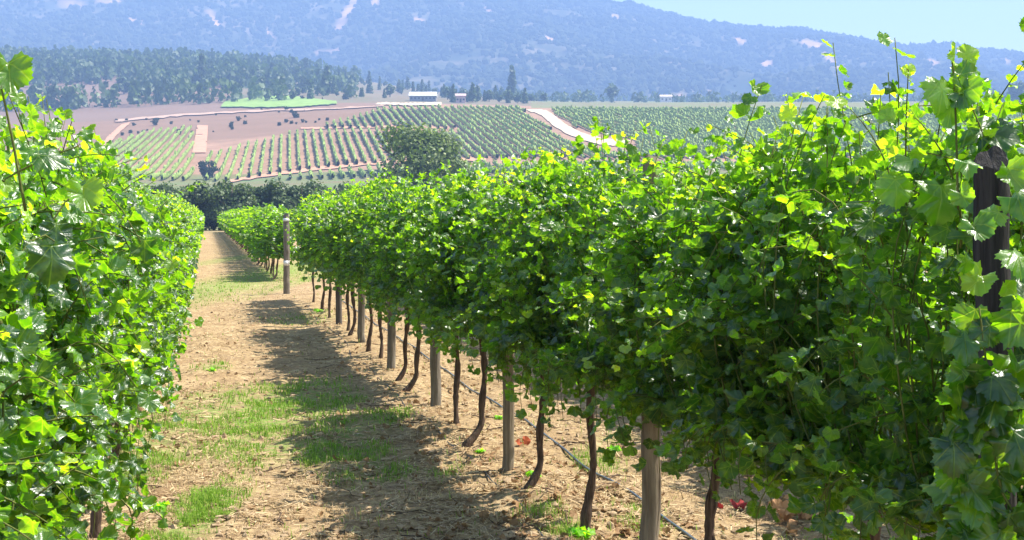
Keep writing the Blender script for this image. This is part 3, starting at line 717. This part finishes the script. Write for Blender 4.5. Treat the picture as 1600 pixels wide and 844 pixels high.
x, y, dd = sample_ground(4200, lambda x, y: np.clip(.1 + .9 * np.exp(-((x - 1.9) / .7) ** 2) + .5 * np.exp(-((x + .4) / .4) ** 2) + (fbm(x * 2, y * 2, 66, 3) - .55) * 2, 0, 1), r, vhi=26)
n = len(x); V, T, A = place_leaves(np.stack([x, y, G(x, y) + .008], 1), r.normal(0, .5, (n, 3)) + [0, 0, 1], r.normal(0, 1, (n, 3)), r.uniform(.018, .05, n), r.random(n), 1, r)
tag(link('dead_leaf_litter', mesh_np('dead_leaf_litter', V, T, M['litter_leaf'], True, {'tint': A})), 'small dried brown leaves scattered under the vines and along the path', 'leaf litter', kind='stuff')
x, y, dd = sample_ground(420, lambda x, y: .2 + .8 * np.exp(-((x - 1.7) / .8) ** 2), r, vhi=20)
b = MB()
for a_, b_ in zip(x, y):
    th = r.uniform(0, pi); L_ = r.uniform(.06, .22); q = np.linspace(-L_, L_, 5); px_ = a_ + q * np.cos(th) + r.normal(0, .008, 5); py_ = b_ + q * np.sin(th) + r.normal(0, .008, 5)
    b.tube(np.stack([px_, py_, G(px_, py_) + .005 + r.uniform(0, .012)], 1), r.uniform(.0015, .004), 5, a=.5)
tag(link('vine_prunings', b.mesh('vine_prunings', M['bark'], True)), 'cut brown vine prunings lying on the soil near the trunks', 'prunings', kind='stuff')

# weeds and fallen leaves
def weed(px, py, size, label):
    x, y, z = pix2w(px, py); r = np.random.default_rng(int(px)); n = 16; a = r.uniform(0, 2 * pi, n); o = np.stack([np.cos(a), np.sin(a), 0 * a], 1)
    P = o * (r.uniform(.1, .5, n) * size)[:, None] + np.array([0, 0, 1]) * (r.uniform(.02, .5, n) * size)[:, None]
    V, T, A = place_leaves(P, o * .5 + [0, 0, .8] + r.normal(0, .2, (n, 3)), o + [0, 0, .2], r.uniform(.35, .6, n) * size, r.random(n), 1, r)
    rt = thing('weed', (x, y, z), label, 'weed', 'leafy weeds')
    link('leaves', mesh_np('weed_leaves', V, T, M['weed'], True, {'tint': A}), rt)
    b = MB()
    for k in range(0, n, 2): b.tube([(0, 0, -.01), tuple(P[k] * .6 + [0, 0, .01]), tuple(P[k])], [.003, .002, .0015], 5, a=.5)
    link('stalk', b.mesh('stalk', M['weed'], True), rt)
weed(905, 838, .10, 'bright green leafy weed at the bottom edge left of the nearest pale post')
weed(832, 745, .07, 'small green weed beside the left-bending trunk')
weed(750, 708, .05, 'tiny green weed under the hooked trunk foot')
weed(330, 580, .06, 'low green weed on the bare path near the left row')
weed(778, 655, .05, 'small green weed behind the second pale post')
weed(960, 705, .07, 'green weed on the strawy soil behind the straight dark trunk')
weed(497, 488, .10, 'small weed at the foot of the trunks near the cross track')
weed(250, 800, .08, 'green weed beside the slim stems of the left-hand row')
def fallen(px, py, n, size, mat, label, name='fallen_leaf', spread=.5, seed=0, extra=None):
    x, y, z = pix2w(px, py); r = np.random.default_rng(seed + int(px)); P = r.normal(0, spread * size, (n, 3)); P[:, 2] = np.abs(P[:, 2]) * .6 + .015
    if n == 1: P[:] = (0, 0, .02)
    V, T, A = place_leaves(P, r.normal(0, .6, (n, 3)) + [-.3, -.6, .5], r.normal(0, 1, (n, 3)) + [.5, 0, .3], r.uniform(.8, 1.1, n) * size, r.random(n), 2, r)
    o = link(name, mesh_np(name, V, T, mat, True, {'tint': A}), None, (x, y, z)); tag(o, label, 'dead leaves' if n > 1 else 'fallen leaf')
    return o
fallen(1147, 797, 2, .09, M['red_leaf'], 'curled red vine leaf on the soil right of the leaning brown trunk')
fallen(1235, 818, 14, .085, M['brown_leaf'], 'heap of dried brown vine leaves under the low hanging foliage', 'dried_leaf_heap', .9)
fallen(1268, 812, 1, .08, M['weed'], 'single green leaf beside the heap of dried brown leaves')
fallen(821, 698, 2, .06, M['rust_leaf'], 'rust red leaf on the soil right of the second pale post')
fallen(788, 632, 1, .06, M['rust_leaf'], 'rusty curled leaf on the soil left of the second pale post')
fallen(1085, 725, 2, .06, M['brown_leaf'], 'small dried brown leaf on the soil between the pale post and the leaning trunk')

# ------------------------------------------------------------------ trees
def tree_mesh(seed, n, height_, width, leaf, kind='round', mat=None, low=.1):
    r = np.random.default_rng(seed)
    if kind == 'cone':
        q = r.random(n) ** .75; z = height_ * (low + (1 - low) * (1 - q) ** 1.0); R = width / 2 * (.12 + .88 * (1 - (z / height_ - low) / (1 - low))) * (.7 + .5 * vnoise(z * 1.7, z * 0, seed))
        a = r.uniform(0, 2 * pi, n); rr = R * np.sqrt(r.uniform(.25, 1, n)); P = np.stack([rr * np.cos(a), rr * np.sin(a), z], 1); Nn = np.stack([np.cos(a), np.sin(a), .5 + 0 * a], 1)
    else:
        L = 16 if kind == 'round' else 10; a = r.uniform(0, 2 * pi, L); zc = r.uniform(low + .22, .82, L) * height_
        sh = np.sqrt(np.clip(1 - ((zc / height_ - .5) / .52) ** 2, .05, 1)); rc = width / 2 * .62 * sh * r.uniform(.3, 1, L)
        Cn = np.stack([rc * np.cos(a), rc * np.sin(a), zc], 1); Rl = width * r.uniform(.14, .25, L)
        pk = r.integers(0, L, n); dv = r.normal(0, 1, (n, 3)); dv /= np.linalg.norm(dv, axis=1)[:, None]
        rad = Rl[pk] * r.uniform(.35, 1.05, n) ** .5 * (.7 + .4 * r.random(n) + .45 * r.random(n) ** 4); P = Cn[pk] + dv * rad[:, None] * [1, 1, .9 * height_ / width * .8]; Nn = dv + [0, 0, .3]
        P[:, 2] = np.clip(P[:, 2], height_ * low * .5, height_ * 1.02)
    V, T, A = place_leaves(P, Nn + r.normal(0, .5, (n, 3)), r.normal(0, 1, (n, 3)) + [0, 0, -.4], r.uniform(.6, 1.3, n) * leaf, np.clip(r.beta(2, 2.5, n), 0, 1), 0, r)
    crown = mesh_np('crown', V, T, mat or M['tree_leaf'], True, {'tint': A})
    b = MB(); b.tube([(0, 0, -.5), (.02 * height_, 0, height_ * .3), (0, .01 * height_, height_ * .6), (0, 0, height_ * .85)], np.array([.035, .026, .017, .006]) * height_ * (.7 if kind == 'cone' else 1), 8, a=.5)
    if kind != 'cone':
        for k in range(6):
            a = k * 1.1 + r.random(); h0 = height_ * r.uniform(.15, .45); e = np.array([cos(a) * width * .33, sin(a) * width * .33, h0 + height_ * r.uniform(.2, .35)])
            b.tube([(0, 0, h0), tuple(e * [.5, .5, 1] * [1, 1, .85]), tuple(e)], np.array([.014, .009, .004]) * height_, 6, a=.5)
    return crown, b.mesh('tree_trunk', M['tree_bark'], True)
def tree(ms, loc, label, cat='tree', group=None, s=1., rz=0., name='tree'):
    rt = thing(name, loc, label, cat, group, rz); rt.scale = (s,) * 3
    link('trunk', ms[1], rt); link('crown', ms[0], rt); return rt
big = tree_mesh(43, 11000, 13.6, 14.5, .34, 'round', M['olive_leaf'], .02)
x, y, z = at_depth(655, 190); tree(big, (x, y, z - .6), 'broad grey-green bushy tree rising alone behind the right row below the vineyard slope', name='broad_tree', s=1.1)
hm = [tree_mesh(50 + i, 4200, 5.3, 5.2, .26, 'round', M['tree_leaf'], -.05) for i in range(3)]
for k in range(24):
    px = 225 + k * 15.5 + rng.uniform(-4, 4); x, y, z = at_depth(px, 150 + rng.uniform(-4, 4))
    tree(hm[k % 3], (x, y, z - .1), 'leftmost dark tree of the hedge behind the left row' if k == 0 else 'dark hedge tree directly behind the far end of the path' if k == 7 else 'dark dense tree in the hedge closing the end of the vineyard', 'tree', 'dark trees of the hedge beyond the vines', rng.uniform(.95, 1.05), rng.uniform(0, 6), 'hedge_tree')
sm = tree_mesh(60, 900, 5, 6.5, .5, 'round', M['hedge_leaf'], 0)
for px, py, s, lab in ((322, 281, 1.5, 'round dark bush at the foot of the hillside vineyard, above the hedge'), (540, 156, 1.0, 'dark tree at the right end of the small green field'), (472, 156, .7, 'small dark tree standing in the green field'),
                       (243, 196, .9, 'dark bush at the upper edge of the left vineyard block'), (372, 189, .6, 'dark bush on the bare brown slope, upper left of the vineyard'), (362, 196, .5, 'lower dark bush on the bare brown slope'),
                       (447, 173, .6, 'small dark bush on the pale track below the green field'), (460, 184, .8, 'dark bush above the top rows of the main vineyard')):
    x, y, z = pix2w(px, py, vmin=300); tree(sm, (x, y, z - .2), lab, 'bush', None, s * .8, px, 'bush')

r = np.random.default_rng(77)
for k in range(44):
    px = r.uniform(175, 520); base = np.interp(px, [175, 350, 520], [205, 192, 172]) + r.choice([-13, -5, 6, 14]) + r.normal(0, 1.5)
    if (px > 300 and base > 215) or (340 < px < 530 and base < 172): continue
    x, y, z = pix2w(px, base, vmin=300); tree(sm, (x, y, z - .2), 'small dark scrub bush dotted on the bare brown slope left of the main vineyard', 'bush', 'scrub bushes on the brown slope', r.uniform(.15, .42), px, 'bush')
# scattered trees on the ridge behind the vineyards
cone = [tree_mesh(70 + i, 260, 13, 5 + i, 1.3, 'cone', M['tree_leaf'], .08) for i in range(3)]
oak = [tree_mesh(80 + i, 320, 9, 8, 1.4, 'lobe', M['tree_leaf'], .05) for i in range(3)]
r = np.random.default_rng(91); cnt = 0
lab_n = [('tall narrow conifer', 'conifers'), ('rounded leafy tree', 'round trees')]
for px, v, typ, s, lab in ((800, 1150, 0, 2.1, 'tallest dark conifer rising above the ridge right of the white-roofed building'), (318, 1020, 0, 1.9, 'tall pale green conifer standing clear on the left forest slope'),
                           (196, 980, 1, 1.6, 'large yellow-green tree on the left slope above the bare ground'), (955, 1200, 1, 1.9, 'dark round tree standing alone on the plain right of the ridge'),
                           (1590, 1150, 1, 2.2, 'dark tree clump at the right edge on the plain'), (512, 980, 0, 1.5, 'dark conifer above the right end of the green field'), (700, 960, 1, 1.1, 'round tree just right of the white-roofed building'),
                           (430, 985, 1, 1.1, 'pale round tree above the left end of the green field'), (740, 980, 1, 1.3, 'dark round tree right of the small pink house'), (610, 960, 1, 1.1, 'dark tree just left of the white-roofed building')):
    x, y, z = at_depth(px, v); tree((cone if typ == 0 else oak)[cnt % 3], (x, y, z - .5), lab, 'tree', None, s, px, 'conifer' if typ == 0 else 'round_tree'); cnt += 1
for k in range(150):
    px = r.uniform(380, 900); v = r.uniform(860, 1400)
    if px > 850 and r.random() < .5: continue
    typ = int(r.random() < .45); x, y, z = at_depth(px, v)
    tree((cone if typ == 0 else oak)[k % 3], (x, y, z - .5), ('narrow dark conifer' if typ == 0 else 'rounded bluish-green tree') + ' scattered on the wooded ridge behind the vineyard hill', 'tree', 'scattered ' + ('conifers' if typ == 0 else 'round trees') + ' on the ridge', r.uniform(.45, 1.0), r.uniform(0, 6), 'conifer' if typ == 0 else 'round_tree')
# dense forest on the left hill and along the plain: reads as one mass
def merged_forest(name, pts, label, seed, cone_share=.6, size=1.):
    r = np.random.default_rng(seed); Vs, Ts, As = [], [], []; off = 0
    for (x, y, z) in pts:
        hgt = r.uniform(7, 15) * size; n = 16; cn = r.random() < cone_share; q = r.random(n)
        R = hgt * (.20 * (1.05 - q) if cn else .32 * np.sqrt(np.clip(1 - (2 * q - 1) ** 2, .1, 1))); a = r.uniform(0, 2 * pi, n)
        P = np.stack([x + R * np.cos(a), y + R * np.sin(a), z + hgt * (.08 + .92 * q)], 1)
        V, T, A = place_leaves(P, np.stack([np.cos(a), np.sin(a), .4 + 0 * a], 1), r.normal(0, 1, (n, 3)) + [0, 0, .4 if cn else -.2], r.uniform(.18, .30, n) * hgt, np.full(n, r.random()) * .7 + r.random(n) * .3, 0, r)
        Vs.append(V); Ts.append(T + off); As.append(A); off += len(V)
    tag(link(name, mesh_np(name, np.vstack(Vs), np.vstack(Ts), M['tree_leaf'], True, {'tint': np.vstack(As)})), label, 'forest', kind='stuff')
pts = []
while len(pts) < 3000:
    px = r.uniform(-250, 560); v = r.uniform(850, 1480); u = (px - CX) / F_PX * v
    dens = fbm(u * .006, v * .006, 44, 3)
    if px > 380 and r.random() < (px - 380) / 220: continue
    if dens < .40 or (v < 960 and px > 130 and r.random() < .6): continue
    x, y, z = at_depth(px, v); pts.append((x, y, z - .5))
merged_forest('forest', pts, 'dense dark blue-green forest covering the left hill', 5)
pts = []
while len(pts) < 900:
    px = r.uniform(780, 1900); v = r.uniform(1150, 1900)
    if fbm(px * .02, v * .01, 46, 3) < .45: continue
    x, y, z = at_depth(px, v); pts.append((x, y, z - .5))
merged_forest('plain_woodland', pts, 'low hazy woodland along the foot of the mountain', 6, .2, .7)
# scrub and trees on the mountain
n = 52000; px = r.uniform(-350, 2000, n); s = r.uniform(.0, 1.0, n) ** .9; s = np.where(r.random(n) < .05, r.uniform(.985, 1.0, n), s)
u, v, z = mount(px, s); keep = (fbm(u * .008, v * .008, 51, 5) > .45 * r.random(n) ** .25) | (s > .985); pys = project(u, v, z)[1]
for pl, w in SCARS: keep &= scar(px, pys, pl, w) < .5
px, s, u, v, z = (q[keep] for q in (px, s, u, v, z)); x, y = uv2w(u, v)
sz = r.uniform(3.5, 8, len(x)) * np.where(r.random(len(x)) < .08, 1.5, 1.); S = np.stack([sz * .8, sz * .8, sz * r.uniform(.7, 1.1, len(x))], 1)
V, T = blobs(np.stack([x, y, z + sz * .2], 1), S, r, .22)
t = NT('mountain_bush'); M['mbush'] = t.done(t.princ(t.mix(t.n('SeparateColor', i_0=t.attr('tint').outputs[0]).outputs[0], (.02, .035, .018), (.08, .09, .04)), .95, .05))
tag(link('mountain_scrub', mesh_np('mountain_scrub', V, T, M['mbush'], False, {'tint': np.repeat(r.random(len(x)), 12)})), 'scattered dark scrub and trees covering the hazy blue mountain', 'scrub', kind='stuff')

# ------------------------------------------------------------------ vine rows on the far hillside
t = NT('far_vine_row'); M['vrow'] = t.done(t.princ(t.ramp(t.noise(.9, 5, rough=.7), [(.3, (.12, .17, .03)), (.5, (.21, .29, .05)), (.7, (.31, .40, .08))]), .7, .3))
def in_parcel(px, py, v):
    top = np.interp(px, [318, 340, 450, 550, 600, 830, 1600], [243, 236, 208, 183, 167, 166, 166])
    main = (px > 322) & (py > top) & (v < 652) & (py < 291)
    left = (px > 150) & (px < 303) & (py > np.interp(px, [150, 175, 240, 303], [245, 222, 203, 197])) & (py < 285)
    trk = np.abs(py - np.interp(px, [360, 420, 500, 580, 760], [284, 274.5, 264.5, 256.5, 249.5])) < 3.4
    trk2 = (np.abs(py - np.interp(px, [470, 600, 700], [202, 199, 201])) < 2.0) & (px > 450) & (px < 720)
    rd = np.minimum.reduce([np.hypot(px - a, (py - b) * 1.0) for a, b in [(834, 172), (853, 179), (873, 196), (885, 204), (899, 211), (917, 217), (935, 221), (957, 224), (980, 226)]]) < 13
    return (main & ~trk & ~trk2 & ~rd) | left, main
rows = 0
for k in range(-55, 95):
    vv = np.arange(405, 656, 2.0); uu = -35 + k * 3.0 - .155 * (vv - 500)
    zz = height(uu, vv); px, py = project(uu, vv, zz + .8)
    ok, _ = in_parcel(px, py, vv); ok &= (px > 130) & (px < 1640)
    i = 0
    while i < len(vv):
        if not ok[i]: i += 1; continue
        j = i
        while j + 1 < len(vv) and ok[j + 1]: j += 1
        if j - i >= 5:
            a, b = vv[i], vv[j]; sv = np.arange(a, b + .1, 1.1); m = len(sv); su = -35 + k * 3.0 - .155 * (sv - 500); sz = height(su, sv)
            x, y = uv2w(su, sv); rr_ = np.random.default_rng(k + 999 + i)
            cs = np.array([(-.30, .4), (-.48, .9), (-.30, 1.5), (.05, 1.7), (.32, 1.5), (.46, .9), (.3, .4)]); c7 = len(cs)
            jit = 1 + rr_.normal(0, .16, (m, c7, 1)); sec = cs[None] * jit * (.55 + .75 * fbm(sv * .35, sv * 0 + k, k + 70, 2))[:, None, None] * np.where(rr_.random((m, 1, 1)) < .04, .35, 1)
            V = np.stack([x[:, None] + sec[..., 0] * CT, y[:, None] - sec[..., 0] * ST, sz[:, None] + sec[..., 1] * 1.0], -1).reshape(-1, 3)
            ii = np.arange(m - 1)[:, None] * c7; jj = np.arange(c7)[None]
            q = np.stack([ii + jj, ii + (jj + 1) % c7, ii + c7 + (jj + 1) % c7, ii + c7 + jj], -1).reshape(-1, 4)
            pm = px[(i + j) // 2]; low = py[(i + j) // 2] > 262
            o = link('vine_row', mesh_np('vine_row', V, q, M['vrow'], False))
            where = ('in the left block beside the clay strip' if pm < 303 else 'in the strip below the clay track' if low and pm < 760 else 'on the open slope of the main hillside vineyard' if pm < 860 else 'right of the sandy road')
            tag(o, 'thin distant row of vines running uphill ' + where, 'vine row', 'distant vine rows ' + where); rows += 1
        i = j + 1
print('vine rows', rows)

# ------------------------------------------------------------------ buildings
def house(px, v, w, dpt, h, rh, wallc, roofc, label, nwin=3, rz=0., kind='house', base=0.):
    x, y, z = at_depth(px, v); rt = thing(kind, (x, y, z + base), label, 'building', None, -TH + rz)
    mw = patch_mat('wall_paint', tuple(c * .92 for c in wallc), wallc, 2); mr = patch_mat('roof_sheet', tuple(c * .9 for c in roofc), roofc, 1)
    b = MB(); b.box(-w / 2, w / 2, 0, dpt, -3, h); link('wall', b.mesh('wall', mw), rt)
    e = .5; V = [(-w / 2 - e, -e, h), (w / 2 + e, -e, h), (w / 2 + e, dpt + e, h), (-w / 2 - e, dpt + e, h), (-w / 2 - e, dpt / 2, h + rh), (w / 2 + e, dpt / 2, h + rh)]
    V = V + [(a, b_, c - .15) for a, b_, c in V[:4]]
    b = MB(); b.add(V, [(0, 1, 5, 4), (2, 3, 4, 5), (6, 7, 1, 0), (8, 9, 3, 2), (9, 8, 7, 6)], [(1, 2, 5), (3, 0, 4)]); b.add([V[7], V[8], V[2], V[1]], [(0, 1, 2, 3)]); b.add([V[9], V[6], V[0], V[3]], [(0, 1, 2, 3)])
    link('roof', b.mesh('roof', mr), rt)
    for k in range(nwin):
        xc = -w / 2 + w * (k + .5) / nwin
        if k == nwin // 2:
            b = MB(); b.box(xc - .6, xc + .6, -.06, .02, 0, 2.1); link('door', b.mesh('door', M['post_dark']), rt)
        else:
            b = MB(); b.box(xc - .6, xc + .6, -.05, .02, 1.0, 2.1); f = link('window', b.mesh('window', M['hose']), rt)
    return rt
house(661, 880, 16, 9, 3.0, 2.7, (.26, .27, .28), (.60, .59, .56), 'long low building with a bright white roof on the crest of the hill', 7, base=.5)
house(720, 880, 5.6, 4, 3.8, 1.5, (.55, .38, .34), (.58, .42, .38), 'small pink house just right of the white-roofed building', 3, base=.6)
house(1040, 1150, 9, 7, 3.6, 1.6, (.75, .7, .66), (.7, .6, .55), 'tiny white house on the plain left of the tall leaves', 3, base=1.5)

# ------------------------------------------------------------------ haze: one closed box of even air
b = MB(); b.box(-3300, 3300, -60, 3500, -4, 585)
hz = link('haze', b.mesh('haze', None)); hz.rotation_euler.z = -TH
t = NT('haze_air'); pv = t.n('VolumePrincipled', i_Color=(.37, .57, 1.0, 1), i_Density=.00042, i_Anisotropy=.0)
t.t.links.new(pv.outputs[0], t.out.inputs['Volume']); hz.data.materials.append(t.m)
tag(hz, 'pale blue haze in the air over the valley', 'haze', kind='stuff')
